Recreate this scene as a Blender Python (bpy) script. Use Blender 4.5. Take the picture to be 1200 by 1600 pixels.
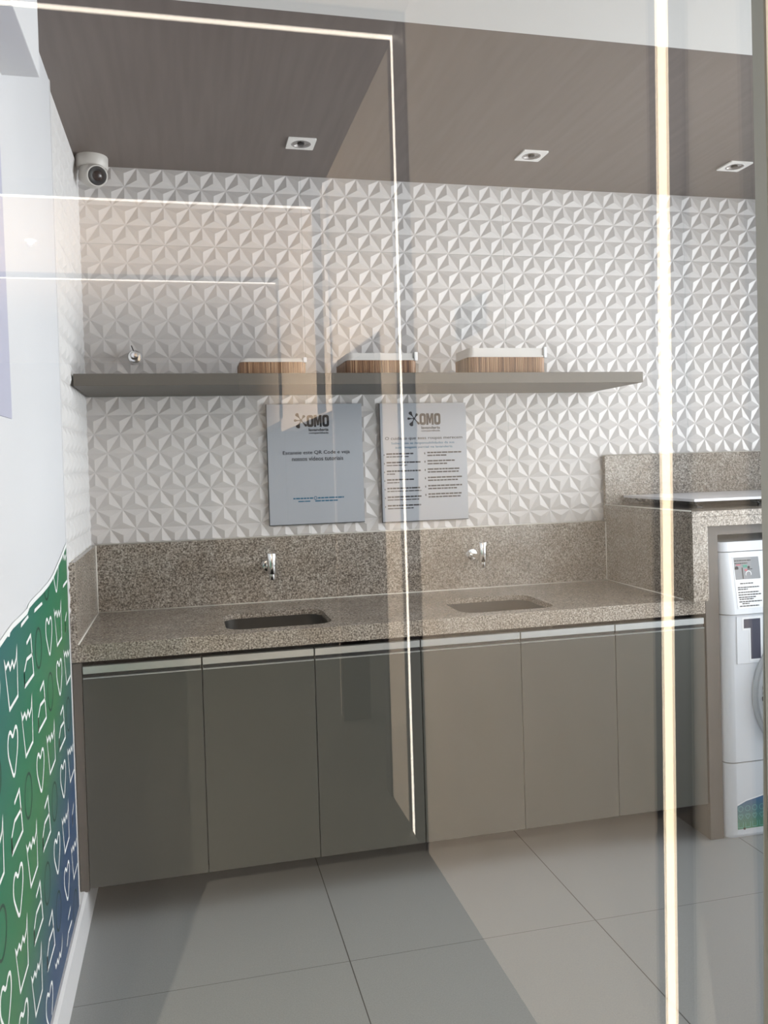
import bpy, bmesh, math, random
from mathutils import Vector, Matrix
random.seed(7)
scene = bpy.context.scene
PI = math.pi
col = scene.collection
for o in list(bpy.data.objects):
    bpy.data.objects.remove(o)

# ------------------------------------------------------------------ camera
H_CAM = 1.4289
cam_data = bpy.data.cameras.new('camera')
cam = bpy.data.objects.new('camera', cam_data)
col.objects.link(cam)
cam_data.sensor_fit = 'AUTO'
cam_data.sensor_width = 36.0
cam_data.lens = 1308.66 / 1600 * 36
cam_data.shift_y = -47.19 / 1600
cam_data.clip_start = 0.01
yaw, pitch, roll = math.radians(13.2332), math.radians(-1.1356), math.radians(-1.6894)
fwd = Vector((math.sin(yaw) * math.cos(pitch), math.cos(yaw) * math.cos(pitch), math.sin(pitch)))
r0 = Vector((math.cos(yaw), -math.sin(yaw), 0))
u0 = r0.cross(fwd)
rr = r0 * math.cos(roll) + u0 * math.sin(roll)
uu = rr.cross(fwd)
M = Matrix((rr, uu, -fwd)).transposed().to_4x4()
M.translation = Vector((0, 0, H_CAM))
cam.matrix_world = M
scene.camera = cam

# ------------------------------------------------------------------ world, light, exposure
world = bpy.data.worlds.new('daylight')
scene.world = world
world.use_nodes = True
bg = world.node_tree.nodes['Background']
bg.inputs[0].default_value = (0.86, 0.93, 1.0, 1)
bg.inputs[1].default_value = 2.6
vs = scene.view_settings
vs.view_transform = 'Standard'
vs.look = 'None'
vs.gamma = 1
vs.exposure = 0.0
vs.use_curve_mapping = False


def area(name, loc, rot, sx, sy, power, color, spread=PI):
    l = bpy.data.lights.new(name, 'AREA')
    l.shape = 'RECTANGLE'
    l.size, l.size_y = sx, sy
    l.energy = power
    l.color = color
    l.spread = spread
    o = bpy.data.objects.new(name, l)
    o.location = loc
    o.rotation_euler = rot
    col.objects.link(o)
    return o


# daylight through the shop's side window (right, out of frame)
area('window_daylight', (4.86, 2.05, 1.45), (0, PI / 2, 0), 2.1, 1.7, 41, (0.96, 0.985, 1.0), 1.48)
# added fill light right of the passage wall, no window there (out of frame)
area('front_fill', (2.25, 1.75, 1.65), (PI / 2, 0, 0.95), 1.3, 1.5, 14, (0.95, 0.98, 1.0), 2.2)
# daylight from the open street side of the entrance passage
area('street_daylight', (-2.9, -0.9, 0.75), (0, -PI / 2 + 0.15, 0), 1.3, 5.0, 31, (1.0, 0.93, 0.85))
# added fill without a fixture, brightening the passage ceiling and wall
area('passage_fill_up', (-2.6, -3.9, 1.3), (0, PI + 0.95, 0), 0.8, 3.6, 92, (1.0, 0.77, 0.58), 1.7)
sl = bpy.data.lights.new('sun', 'SUN')
sl.energy = 7.0
sl.angle = 0.02
sl.color = (1.0, 0.95, 0.88)
so = bpy.data.objects.new('sun', sl)
so.rotation_euler = Vector((0.20, -0.06, -1.0)).to_track_quat('-Z', 'Y').to_euler()
col.objects.link(so)

# ------------------------------------------------------------------ geometry constants
XL = -0.3655           # tiled left wall
XP = -0.358            # painted, slightly proud part of the left wall
YB = 3.365             # back wall
YG = 1.065             # shop window glass
HC = 2.597             # shop ceiling
HP = 3.06              # passage ceiling
XR = 0.82              # passage right wall


# ------------------------------------------------------------------ materials
def mat(name, color, rough=0.5, metal=0.0, spec=0.5, coat=0.0):
    m = bpy.data.materials.new(name)
    m.use_nodes = True
    b = m.node_tree.nodes['Principled BSDF']
    b.inputs['Base Color'].default_value = (*color, 1)
    b.inputs['Roughness'].default_value = rough
    b.inputs['Metallic'].default_value = metal
    b.inputs['Specular IOR Level'].default_value = spec
    b.inputs['Coat Weight'].default_value = coat
    return m


def nodes(m):
    return m.node_tree.nodes, m.node_tree.links, m.node_tree.nodes['Principled BSDF']


def noise_mat(name, c1, c2, scale, rough=0.5, lo=0.35, hi=0.65, stretch=(1, 1, 1), detail=4, bump=0.0, spec=0.5):
    m = mat(name, c1, rough, spec=spec)
    N, L, b = nodes(m)
    tc = N.new('ShaderNodeTexCoord')
    mp = N.new('ShaderNodeMapping')
    mp.inputs['Scale'].default_value = stretch
    no = N.new('ShaderNodeTexNoise')
    no.inputs['Scale'].default_value = scale
    no.inputs['Detail'].default_value = detail
    cr = N.new('ShaderNodeValToRGB')
    cr.color_ramp.elements[0].position = lo
    cr.color_ramp.elements[1].position = hi
    cr.color_ramp.elements[0].color = (*c1, 1)
    cr.color_ramp.elements[1].color = (*c2, 1)
    L.new(tc.outputs['Object'], mp.inputs['Vector'])
    L.new(mp.outputs[0], no.inputs['Vector'])
    L.new(no.outputs['Fac'], cr.inputs['Fac'])
    L.new(cr.outputs['Color'], b.inputs['Base Color'])
    if bump:
        bp = N.new('ShaderNodeBump')
        bp.inputs['Strength'].default_value = bump
        bp.inputs['Distance'].default_value = 0.002
        L.new(no.outputs['Fac'], bp.inputs['Height'])
        L.new(bp.outputs['Normal'], b.inputs['Normal'])
    return m


def granite_mat():
    m = mat('granite', (0.4, 0.36, 0.32), 0.22)
    N, L, b = nodes(m)
    tc = N.new('ShaderNodeTexCoord')
    geo = N.new('ShaderNodeNewGeometry')
    n1 = N.new('ShaderNodeTexNoise')
    n1.inputs['Scale'].default_value = 185
    n1.inputs['Detail'].default_value = 3
    n1.inputs['Roughness'].default_value = 0.6
    c1 = N.new('ShaderNodeValToRGB')
    e = c1.color_ramp.elements
    e[0].position, e[0].color = 0.33, (0.085, 0.072, 0.060, 1)
    e[1].position, e[1].color = 0.47, (0.275, 0.243, 0.21, 1)
    x = e.new(0.56); x.color = (0.405, 0.365, 0.322, 1)
    x = e.new(0.68); x.color = (0.64, 0.60, 0.54, 1)
    n2 = N.new('ShaderNodeTexNoise')
    n2.inputs['Scale'].default_value = 9
    n2.inputs['Detail'].default_value = 5
    c2 = N.new('ShaderNodeValToRGB')
    c2.color_ramp.elements[0].position = 0.3
    c2.color_ramp.elements[1].position = 0.7
    c2.color_ramp.elements[0].color = (0.80, 0.76, 0.72, 1)
    c2.color_ramp.elements[1].color = (1.0, 1.0, 1.0, 1)
    mx = N.new('ShaderNodeMix')
    mx.data_type = 'RGBA'
    mx.blend_type = 'MULTIPLY'
    mx.inputs[0].default_value = 1
    L.new(geo.outputs['Position'], n1.inputs['Vector'])
    L.new(geo.outputs['Position'], n2.inputs['Vector'])
    L.new(n1.outputs['Fac'], c1.inputs['Fac'])
    L.new(n2.outputs['Fac'], c2.inputs['Fac'])
    L.new(c1.outputs['Color'], mx.inputs[6])
    L.new(c2.outputs['Color'], mx.inputs[7])
    L.new(mx.outputs[2], b.inputs['Base Color'])
    return m


def joint_nodes(m, base, line, specs, extra=None):
    """specs: list of (axis, offset, period, halfwidth); draws joints in world position"""
    N, L, b = nodes(m)
    geo = N.new('ShaderNodeNewGeometry')
    sp = N.new('ShaderNodeSeparateXYZ')
    L.new(geo.outputs['Position'], sp.inputs[0])
    acc = None
    for ax, off, per, hw in specs:
        s = N.new('ShaderNodeMath'); s.operation = 'SUBTRACT'; s.inputs[1].default_value = off - per / 2
        L.new(sp.outputs[ax], s.inputs[0])
        d = N.new('ShaderNodeMath'); d.operation = 'MODULO'; d.inputs[1].default_value = per
        a0 = N.new('ShaderNodeMath'); a0.operation = 'ADD'; a0.inputs[1].default_value = per * 40
        L.new(s.outputs[0], a0.inputs[0]); L.new(a0.outputs[0], d.inputs[0])
        c = N.new('ShaderNodeMath'); c.operation = 'SUBTRACT'; c.inputs[1].default_value = per / 2
        L.new(d.outputs[0], c.inputs[0])
        ab = N.new('ShaderNodeMath'); ab.operation = 'ABSOLUTE'; L.new(c.outputs[0], ab.inputs[0])
        lt = N.new('ShaderNodeMath'); lt.operation = 'LESS_THAN'; lt.inputs[1].default_value = hw
        L.new(ab.outputs[0], lt.inputs[0])
        if acc is None:
            acc = lt
        else:
            mxx = N.new('ShaderNodeMath'); mxx.operation = 'MAXIMUM'
            L.new(acc.outputs[0], mxx.inputs[0]); L.new(lt.outputs[0], mxx.inputs[1]); acc = mxx
    mix = N.new('ShaderNodeMix'); mix.data_type = 'RGBA'
    L.new(acc.outputs[0], mix.inputs[0])
    if isinstance(base, tuple):
        mix.inputs[6].default_value = (*base, 1)
    else:
        L.new(base, mix.inputs[6])
    mix.inputs[7].default_value = (*line, 1)
    L.new(mix.outputs[2], b.inputs['Base Color'])
    return geo


def emit(name, color, strength):
    m = bpy.data.materials.new(name)
    m.use_nodes = True
    N = m.node_tree.nodes
    b = N['Principled BSDF']
    b.inputs['Base Color'].default_value = (0.8, 0.8, 0.8, 1)
    b.inputs['Emission Color'].default_value = (*color, 1)
    b.inputs['Emission Strength'].default_value = strength
    return m


def glass_mat():
    m = bpy.data.materials.new('shop_window_glass')
    m.use_nodes = True
    N, L = m.node_tree.nodes, m.node_tree.links
    N.clear()
    out = N.new('ShaderNodeOutputMaterial')
    tr = N.new('ShaderNodeBsdfTransparent')
    tr.inputs[0].default_value = (0.985, 0.99, 0.985, 1)
    gl = N.new('ShaderNodeBsdfGlossy')
    gl.inputs['Roughness'].default_value = 0.0
    gl.inputs['Color'].default_value = (1, 1, 1, 1)
    lw = N.new('ShaderNodeLayerWeight')
    lw.inputs['Blend'].default_value = 0.5
    p = N.new('ShaderNodeMath'); p.operation = 'POWER'; p.inputs[1].default_value = 5
    L.new(lw.outputs['Facing'], p.inputs[0])
    ma = N.new('ShaderNodeMath'); ma.operation = 'MULTIPLY_ADD'
    ma.inputs[1].default_value = 0.95; ma.inputs[2].default_value = 0.05
    L.new(p.outputs[0], ma.inputs[0])
    mx = N.new('ShaderNodeMixShader')
    L.new(ma.outputs[0], mx.inputs[0]); L.new(tr.outputs[0], mx.inputs[1]); L.new(gl.outputs[0], mx.inputs[2])
    L.new(mx.outputs[0], out.inputs[0])
    return m


MT = {}
MT['paint'] = noise_mat('white_wall_paint', (0.66, 0.67, 0.70), (0.68, 0.69, 0.72), 3, 0.55)
MT['white_ceiling'] = mat('white_ceiling_paint', (0.72, 0.71, 0.70), 0.7)
MT['dark_ceiling'] = noise_mat('dark_taupe_wood_ceiling', (0.165, 0.137, 0.125), (0.188, 0.157, 0.144), 7, 0.5,
                               stretch=(6, 0.35, 1), detail=5)
MT['granite'] = granite_mat()
MT['cabinet'] = noise_mat('grey_taupe_laminate', (0.060, 0.062, 0.055), (0.066, 0.068, 0.060), 2, 0.42)
MT['cabinet_side'] = mat('brown_taupe_laminate', (0.105, 0.090, 0.080), 0.5)
MT['frame_panel'] = mat('taupe_panel_laminate', (0.105, 0.092, 0.082), 0.5)
MT['shelf'] = mat('grey_taupe_shelf_laminate', (0.130, 0.118, 0.102), 0.5)
MT['alu'] = mat('brushed_aluminium', (0.66, 0.68, 0.67), 0.32, 0.75)
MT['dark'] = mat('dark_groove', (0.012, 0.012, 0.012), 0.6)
MT['steel'] = mat('sink_stainless_steel', (0.055, 0.052, 0.048), 0.4, 0.6)
MT['chrome'] = mat('chrome', (0.90, 0.91, 0.92), 0.16, 1.0)
MT['black'] = mat('black_plastic', (0.012, 0.012, 0.013), 0.35)
MT['lens'] = mat('camera_lens', (0.03, 0.02, 0.02), 0.12)
MT['cam_white'] = mat('camera_white_plastic', (0.60, 0.58, 0.55), 0.4)
MT['spot_white'] = mat('spot_white_frame', (0.92, 0.90, 0.87), 0.4)
MT['spot_glass'] = mat('spot_lamp_glass', (0.45, 0.43, 0.42), 0.15, 0.5)
MT['washer'] = mat('washer_white_enamel', (0.62, 0.65, 0.70), 0.35)
MT['washer_plastic'] = mat('washer_white_plastic', (0.68, 0.71, 0.76), 0.4)
MT['washer_grey'] = mat('washer_grey_ring', (0.45, 0.47, 0.50), 0.35)
MT['door_glass'] = mat('washer_door_dark_glass', (0.015, 0.018, 0.018), 0.1)
MT['navy'] = mat('navy_print', (0.020, 0.024, 0.06), 0.5)
MT['print_black'] = mat('black_print', (0.008, 0.008, 0.012), 0.5)
MT['print_blue'] = mat('blue_print', (0.03, 0.14, 0.24), 0.5)
MT['print_red'] = mat('red_print', (0.55, 0.05, 0.10), 0.5)
MT['print_green'] = mat('green_print', (0.03, 0.25, 0.18), 0.5)
MT['print_grey'] = mat('grey_print', (0.22, 0.23, 0.25), 0.5)
MT['sign'] = mat('pale_grey_acrylic', (0.43, 0.455, 0.50), 0.4)
MT['sign_edge'] = mat('dark_sign_edge', (0.05, 0.05, 0.05), 0.5)
MT['paper'] = mat('white_sticker', (0.80, 0.82, 0.85), 0.5)
MT['tray'] = mat('white_board', (0.74, 0.74, 0.78), 0.35)
MT['liner'] = mat('white_cotton_liner', (0.66, 0.64, 0.62), 0.8)
MT['lavender'] = mat('pale_lavender_poster', (0.47, 0.48, 0.60), 0.5)
MT['base_white'] = mat('white_baseboard_paint', (0.72, 0.72, 0.74), 0.35)
MT['line_white'] = mat('white_line_print', (0.86, 0.88, 0.88), 0.5)
MT['line_dark'] = mat('dark_green_line_print', (0.01, 0.05, 0.035), 0.5)
MT['beige'] = noise_mat('warm_beige_render', (0.70, 0.60, 0.49), (0.74, 0.64, 0.53), 4, 0.7)
MT['pass_ceiling'] = mat('passage_beige_ceiling', (0.78, 0.68, 0.58), 0.7)
MT['pass_dark'] = mat('passage_dark_ceiling', (0.06, 0.055, 0.055), 0.7)
MT['night'] = mat('dark_recess', (0.012, 0.012, 0.013), 0.9, spec=0.1)  # near-black colour holds the darkness of the openings and far end
MT['bronze'] = mat('dark_bronze_frame', (0.035, 0.030, 0.035), 0.45)
MT['jamb'] = mat('sage_grey_jamb', (0.18, 0.185, 0.17), 0.5)
MT['led_warm'] = emit('warm_led', (1.0, 0.80, 0.54), 11.5)
MT['led_white'] = emit('soft_led', (1.0, 0.90, 0.76), 9.0)
MT['led_thin'] = emit('thin_led', (1.0, 0.93, 0.84), 6.0)
MT['lamp_warm'] = emit('downlight_glow', (1.0, 0.93, 0.82), 8.0)
MT['bulb'] = mat('globe', (0.8, 0.8, 0.8), 0.2)
MT['glass'] = glass_mat()

# floor: grey porcelain, 0.78 m tiles
mf = mat('grey_porcelain_floor', (0.2, 0.2, 0.2), 0.42)
N, L, b = nodes(mf)
g = N.new('ShaderNodeNewGeometry')
nz = N.new('ShaderNodeTexNoise'); nz.inputs['Scale'].default_value = 260; nz.inputs['Detail'].default_value = 2
cr = N.new('ShaderNodeValToRGB')
cr.color_ramp.elements[0].position = 0.25; cr.color_ramp.elements[0].color = (0.245, 0.258, 0.263, 1)
cr.color_ramp.elements[1].position = 0.75; cr.color_ramp.elements[1].color = (0.305, 0.318, 0.322, 1)
L.new(g.outputs['Position'], nz.inputs['Vector']); L.new(nz.outputs['Fac'], cr.inputs['Fac'])
joint_nodes(mf, cr.outputs['Color'], (0.06, 0.058, 0.055),
            [(0, 0.412, 0.775, 0.0016), (1, 2.36, 0.775, 0.0009)])
MT['floor'] = mf

mt = mat('white_relief_tile', (0.74, 0.72, 0.72), 0.38)
TA = 0.0957
joint_nodes(mt, (0.66, 0.635, 0.625), (0.45, 0.47, 0.45),
            [(0, 1.343, TA * 9, 0.0009), (2, 2.304, 0.584, 0.0008)])
MT['tile'] = mt
mt2 = mat('white_relief_tile_side', (0.74, 0.73, 0.72), 0.38)
joint_nodes(mt2, (0.72, 0.71, 0.71), (0.52, 0.49, 0.47), [(1, 2.9, TA * 9, 0.0009), (2, 2.304, 0.584, 0.0008)])
MT['tile_side'] = mt2

# green to blue printed wall film
mg = mat('green_blue_wall_print', (0.03, 0.25, 0.16), 0.4)
N, L, b = nodes(mg)
g = N.new('ShaderNodeNewGeometry')
sp = N.new('ShaderNodeSeparateXYZ'); L.new(g.outputs['Position'], sp.inputs[0])
c1 = N.new('ShaderNodeValToRGB')
e = c1.color_ramp.elements
e[0].position, e[0].color = 0.04, (0.015, 0.062, 0.150, 1)
e[1].position, e[1].color = 0.95, (0.014, 0.135, 0.135, 1)
x = e.new(0.20); x.color = (0.026, 0.108, 0.118, 1)
x = e.new(0.42); x.color = (0.034, 0.182, 0.072, 1)
x = e.new(0.66); x.color = (0.012, 0.170, 0.088, 1)
ny = N.new('ShaderNodeMath'); ny.operation = 'MULTIPLY_ADD'; ny.inputs[1].default_value = -0.554; ny.inputs[2].default_value = 1.077
L.new(sp.outputs[1], ny.inputs[0])
nz_ = N.new('ShaderNodeMath'); nz_.operation = 'MULTIPLY_ADD'; nz_.inputs[1].default_value = 0.769
L.new(sp.outputs[2], nz_.inputs[0]); L.new(ny.outputs[0], nz_.inputs[2])
L.new(nz_.outputs[0], c1.inputs['Fac']); L.new(c1.outputs['Color'], b.inputs['Base Color'])
MT['print'] = mg

# small version of the same print for the machine
mg2 = mat('blue_green_machine_print', (0.03, 0.25, 0.16), 0.4)
N, L, b = nodes(mg2)
g = N.new('ShaderNodeNewGeometry')
sp = N.new('ShaderNodeSeparateXYZ'); L.new(g.outputs['Position'], sp.inputs[0])
c1 = N.new('ShaderNodeValToRGB')
e = c1.color_ramp.elements
e[0].position, e[0].color = 0.0, (0.03, 0.20, 0.11, 1)
e[1].position, e[1].color = 1.0, (0.02, 0.10, 0.25, 1)
mm = N.new('ShaderNodeMapRange'); mm.inputs[1].default_value = 0.04; mm.inputs[2].default_value = 0.15
L.new(sp.outputs[2], mm.inputs[0]); L.new(mm.outputs[0], c1.inputs['Fac'])
L.new(c1.outputs['Color'], b.inputs['Base Color'])
MT['print_small'] = mg2

# bamboo slats for the baskets
mb = mat('bamboo_slats', (0.3, 0.15, 0.07), 0.5)
N, L, b = nodes(mb)
tc = N.new('ShaderNodeTexCoord')
mp = N.new('ShaderNodeMapping'); mp.inputs['Scale'].default_value = (170, 170, 2)
no = N.new('ShaderNodeTexNoise'); no.inputs['Scale'].default_value = 1.0; no.inputs['Detail'].default_value = 2
cr = N.new('ShaderNodeValToRGB')
e = cr.color_ramp.elements
e[0].position, e[0].color = 0.32, (0.08, 0.035, 0.018, 1)
e[1].position, e[1].color = 0.68, (0.50, 0.33, 0.20, 1)
x = e.new(0.5); x.color = (0.26, 0.135, 0.07, 1)
L.new(tc.outputs['Object'], mp.inputs[0]); L.new(mp.outputs[0], no.inputs['Vector'])
L.new(no.outputs['Fac'], cr.inputs['Fac']); L.new(cr.outputs['Color'], b.inputs['Base Color'])
MT['bamboo'] = mb


# ------------------------------------------------------------------ mesh helpers
def box(bm, x0, x1, y0, y1, z0, z1, bevel=0.0, seg=2):
    t = bmesh.new()
    bmesh.ops.create_cube(t, size=1)
    for v in t.verts:
        v.co = Vector(((x0 + x1) / 2 + v.co.x * (x1 - x0), (y0 + y1) / 2 + v.co.y * (y1 - y0),
                       (z0 + z1) / 2 + v.co.z * (z1 - z0)))
    if bevel:
        bmesh.ops.bevel(t, geom=t.edges[:], offset=bevel, segments=seg, profile=0.5, affect='EDGES')
    merge(bm, t)
    return bm


def merge(bm, t):
    me = bpy.data.meshes.new('tmp')
    t.to_mesh(me)
    t.free()
    bm.from_mesh(me)
    bpy.data.meshes.remove(me)


def prism(bm, pts, axis, a0, a1):
    """pts 2D in the other two axes (in xyz order), extruded along axis"""
    def mk(p, a):
        if axis == 'x': return Vector((a, p[0], p[1]))
        if axis == 'y': return Vector((p[0], a, p[1]))
        return Vector((p[0], p[1], a))
    A = [bm.verts.new(mk(p, a0)) for p in pts]
    B = [bm.verts.new(mk(p, a1)) for p in pts]
    n = len(pts)
    fs = [bm.faces.new(A), bm.faces.new(B[::-1])]
    for i in range(n):
        fs.append(bm.faces.new((A[i], B[i], B[(i + 1) % n], A[(i + 1) % n])))
    bmesh.ops.recalc_face_normals(bm, faces=fs)
    return bm


def lathe(bm, prof, mat4, seg=32, cap=True):
    """prof: list of (r, z); closed at ends when r == 0"""
    rings = []
    new = []
    for r, z in prof:
        if r < 1e-6:
            rings.append([bm.verts.new(mat4 @ Vector((0, 0, z)))])
        else:
            rings.append([bm.verts.new(mat4 @ Vector((r * math.cos(2 * PI * i / seg), r * math.sin(2 * PI * i / seg), z)))
                          for i in range(seg)])
    for a, c in zip(rings, rings[1:]):
        for i in range(seg):
            j = (i + 1) % seg
            if len(a) == 1 and len(c) == 1:
                continue
            if len(a) == 1:
                new.append(bm.faces.new((a[0], c[i], c[j])))
            elif len(c) == 1:
                new.append(bm.faces.new((a[i], c[0], a[j])))
            else:
                new.append(bm.faces.new((a[i], c[i], c[j], a[j])))
    if cap:
        for rg in (rings[0], rings[-1]):
            if len(rg) > 1:
                new.append(bm.faces.new(rg))
    bmesh.ops.recalc_face_normals(bm, faces=new)
    for f in new:
        f.smooth = True
    return bm


def axis_mat(p, d):
    d = Vector(d).normalized()
    q = d.to_track_quat('Z', 'Y')
    m = q.to_matrix().to_4x4()
    m.translation = Vector(p)
    return m


def cyl(bm, p0, p1, r, seg=24, r2=None):
    p0, p1 = Vector(p0), Vector(p1)
    h = (p1 - p0).length
    r2 = r if r2 is None else r2
    lathe(bm, [(0, 0), (r, 0), (r, 0), (r2, h), (r2, h), (0, h)], axis_mat(p0, p1 - p0), seg, cap=False)
    return bm


def tube(bm, pts, r, seg=10):
    pts = [Vector(p) for p in pts]
    rings = []
    fs = []
    for i, p in enumerate(pts):
        d = (pts[min(i + 1, len(pts) - 1)] - pts[max(i - 1, 0)]).normalized()
        q = d.to_track_quat('Z', 'Y').to_matrix()
        rings.append([bm.verts.new(p + q @ Vector((r * math.cos(2 * PI * k / seg), r * math.sin(2 * PI * k / seg), 0)))
                      for k in range(seg)])
    for a, c in zip(rings, rings[1:]):
        for k in range(seg):
            j = (k + 1) % seg
            fs.append(bm.faces.new((a[k], a[j], c[j], c[k])))
    fs.append(bm.faces.new(rings[0][::-1])); fs.append(bm.faces.new(rings[-1]))
    for f in fs: f.smooth = True
    return bm


def rrect(x0, x1, y0, y1, r, n=6):
    P = []
    for cx, cy, a in ((x1 - r, y1 - r, 0), (x0 + r, y1 - r, 90), (x0 + r, y0 + r, 180), (x1 - r, y0 + r, 270)):
        for i in range(n + 1):
            t = math.radians(a + 90 * i / n)
            P.append((cx + r * math.cos(t), cy + r * math.sin(t)))
    return P


def obj(name, bm, m, parent=None):
    for e_ in bm.edges:
        if len(e_.link_faces) == 2 and e_.calc_face_angle(0) > 0.6: e_.smooth = False
    me = bpy.data.meshes.new(name)
    if parent is not None:
        loc = parent['_o'] if '_o' in parent else parent.location
        bmesh.ops.translate(bm, verts=bm.verts[:], vec=-Vector(loc))
    bm.to_mesh(me)
    bm.free()
    if isinstance(m, (list, tuple)):
        for k in m: me.materials.append(k)
    else:
        me.materials.append(m)
    o = bpy.data.objects.new(name, me)
    col.objects.link(o)
    if parent is not None:
        o.parent = parent
        o['_o'] = tuple(loc)          # sub-parts keep the thing's own origin
    return o


def root(name, label, cat, loc, group=None):
    o = bpy.data.objects.new(name, None)
    o.empty_display_size = 0.05
    col.objects.link(o)
    o.location = loc
    o['label'] = label
    o['category'] = cat
    if group: o['group'] = group
    return o


def tag(o, label, cat, group=None):
    o['label'] = label
    o['category'] = cat
    if group: o['group'] = group
    return o


def struct(name, bm, m, parent=None):
    o = obj(name, bm, m, parent)
    if parent is None: o['kind'] = 'structure'
    return o


def copy_thing(r, loc, label=None):
    c = r.copy(); col.objects.link(c); c.location = loc
    if label: c['label'] = label
    for ch in list(r.children):
        d = ch.copy(); col.objects.link(d); d.parent = c
        for g_ in list(ch.children):
            e_ = g_.copy(); col.objects.link(e_); e_.parent = d
    return c


def text_bm(body, w, h, bold=0.0, depth=0.0006):
    """text mesh in x (right) / z (up), centred, facing -y, fitted to w x h; returns bmesh"""
    cu = bpy.data.curves.new('txt', 'FONT')
    cu.body = body
    cu.size = 1
    cu.offset = bold
    cu.resolution_u = 3
    o = bpy.data.objects.new('txt', cu)
    col.objects.link(o)
    dg = bpy.context.evaluated_depsgraph_get()
    me = bpy.data.meshes.new_from_object(o.evaluated_get(dg))
    t = bmesh.new(); t.from_mesh(me)
    bpy.data.objects.remove(o); bpy.data.curves.remove(cu); bpy.data.meshes.remove(me)
    xs = [v.co.x for v in t.verts]; ys = [v.co.y for v in t.verts]
    cx, cy = (min(xs) + max(xs)) / 2, (min(ys) + max(ys)) / 2
    sx, sy = w / (max(xs) - min(xs)), h / (max(ys) - min(ys))
    for v in t.verts:
        v.co = Vector(((v.co.x - cx) * sx, 0, (v.co.y - cy) * sy))
    r = bmesh.ops.extrude_face_region(t, geom=t.faces[:])
    bmesh.ops.translate(t, verts=[g_ for g_ in r['geom'] if isinstance(g_, bmesh.types.BMVert)], vec=(0, -depth, 0))
    bmesh.ops.recalc_face_normals(t, faces=t.faces[:])
    return t


def put(bm, t, loc, m4=None):
    if m4 is not None:
        bmesh.ops.transform(t, matrix=m4, verts=t.verts[:])
    bmesh.ops.translate(t, verts=t.verts[:], vec=Vector(loc))
    merge(bm, t)


# ------------------------------------------------------------------ relief tile walls
def relief(u0, u1, w0, w1, depth=0.0085, ou=1.574, ow=2.306):
    """triangular lattice whose triangle centres stand proud: (u, w, height)"""
    bm = bmesh.new()
    a, b_ = TA, 0.0728
    i0, i1 = int((u0 - ou) / a) - 2, int((u1 - ou) / a) + 2
    j0, j1 = int((w0 - ow) / b_) - 1, int((w1 - ow) / b_) + 2
    V = {}
    for j in range(j0, j1 + 1):
        for i in range(i0, i1 + 1):
            V[i, j] = bm.verts.new((ou + a * i + (a / 2 if j % 2 else 0), 0, ow + b_ * j))
    for j in range(j0, j1):
        for i in range(i0, i1):
            s = 1 if j % 2 else 0
            tris = [(V[i, j], V[i + 1, j], V[i + s, j + 1]), (V[i + 1, j], V[i + s + 1, j + 1], V[i + s, j + 1])] \
                if (i + s + 1, j + 1) in V else []
            for T in tris:
                c = (T[0].co + T[1].co + T[2].co) / 3
                cv = bm.verts.new((c.x, -depth, c.z))
                for k in range(3):
                    bm.faces.new((T[k], T[(k + 1) % 3], cv))
    for co, no in (((u0, 0, 0), (-1, 0, 0)), ((u1, 0, 0), (1, 0, 0)), ((0, 0, w0), (0, 0, -1)), ((0, 0, w1), (0, 0, 1))):
        bmesh.ops.bisect_plane(bm, geom=bm.verts[:] + bm.edges[:] + bm.faces[:], plane_co=co, plane_no=no, clear_outer=True)
    bmesh.ops.recalc_face_normals(bm, faces=bm.faces[:])
    for f in bm.faces:
        if f.normal.y > 0: f.normal_flip()
    return bm


t = relief(XL, 3.3, 1.0, HC)
bmesh.ops.translate(t, verts=t.verts[:], vec=(0, YB, 0))
bm = bmesh.new(); merge(bm, t)
box(bm, XL - 0.15, 5.2, YB + 0.0005, YB + 0.15, 0, HC + 0.05)
struct('wall_back', bm, MT['tile'])

t = relief(2.66, YB, 1.0, HC, depth=0.007, ou=2.9)
for v in t.verts:
    x_, y_, z_ = v.co
    v.co = Vector((-y_, x_, z_))
bmesh.ops.translate(t, verts=t.verts[:], vec=(XL, 0, 0))
bmesh.ops.recalc_face_normals(t, faces=t.faces[:])
bm = bmesh.new(); merge(bm, t)
struct('wall_left', bm, MT['tile_side'])
bm = bmesh.new()
box(bm, XL - 0.15, XL - 0.0005, YG, YB, 0, HP)
box(bm, XL - 0.1, XP, YG + 0.02, 2.66, 0, HC)
struct('wall_left.001', bm, MT['paint'])
bm = bmesh.new(); box(bm, XP - 0.001, XP + 0.0018, 2.648, 2.661, 0.13, HC, 0.0005)
struct('trim_1', bm, MT['base_white'])
bm = bmesh.new(); box(bm, XP - 0.02, -0.281, YG + 0.02, 1.95, 2.29, HC, 0.002)
struct('trim_2', bm, MT['paint'])

bm = bmesh.new(); box(bm, XL - 0.15, 5.2, 2.135, YB + 0.1, HC, HC + 0.05)
struct('ceiling', bm, MT['dark_ceiling'])
bm = bmesh.new()
box(bm, XL - 0.15, 5.2, YG, 2.134, HC - 0.012, HC + 0.05)
struct('ceiling.001', bm, MT['white_ceiling'])
bm = bmesh.new(); box(bm, XL - 0.15, 5.2, YG, YB + 0.1, -0.05, 0)
struct('floor', bm, MT['floor'])
bm = bmesh.new(); box(bm, -2.6, 5.2, -11.2, YG - 0.001, -0.05, 0)
struct('floor.001', bm, noise_mat('dark_stone_paving', (0.035, 0.036, 0.036), (0.055, 0.055, 0.054), 30, 0.7))
bm = bmesh.new(); box(bm, -9.0, -2.601, -11.2, 3.0, -0.05, 0)
struct('floor.002', bm, noise_mat('pale_bounce_ground', (0.42, 0.41, 0.39), (0.52, 0.50, 0.47), 12, 0.8))  # unseen ground, added pale to bounce sunlight into the passage
bm = bmesh.new()
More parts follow.
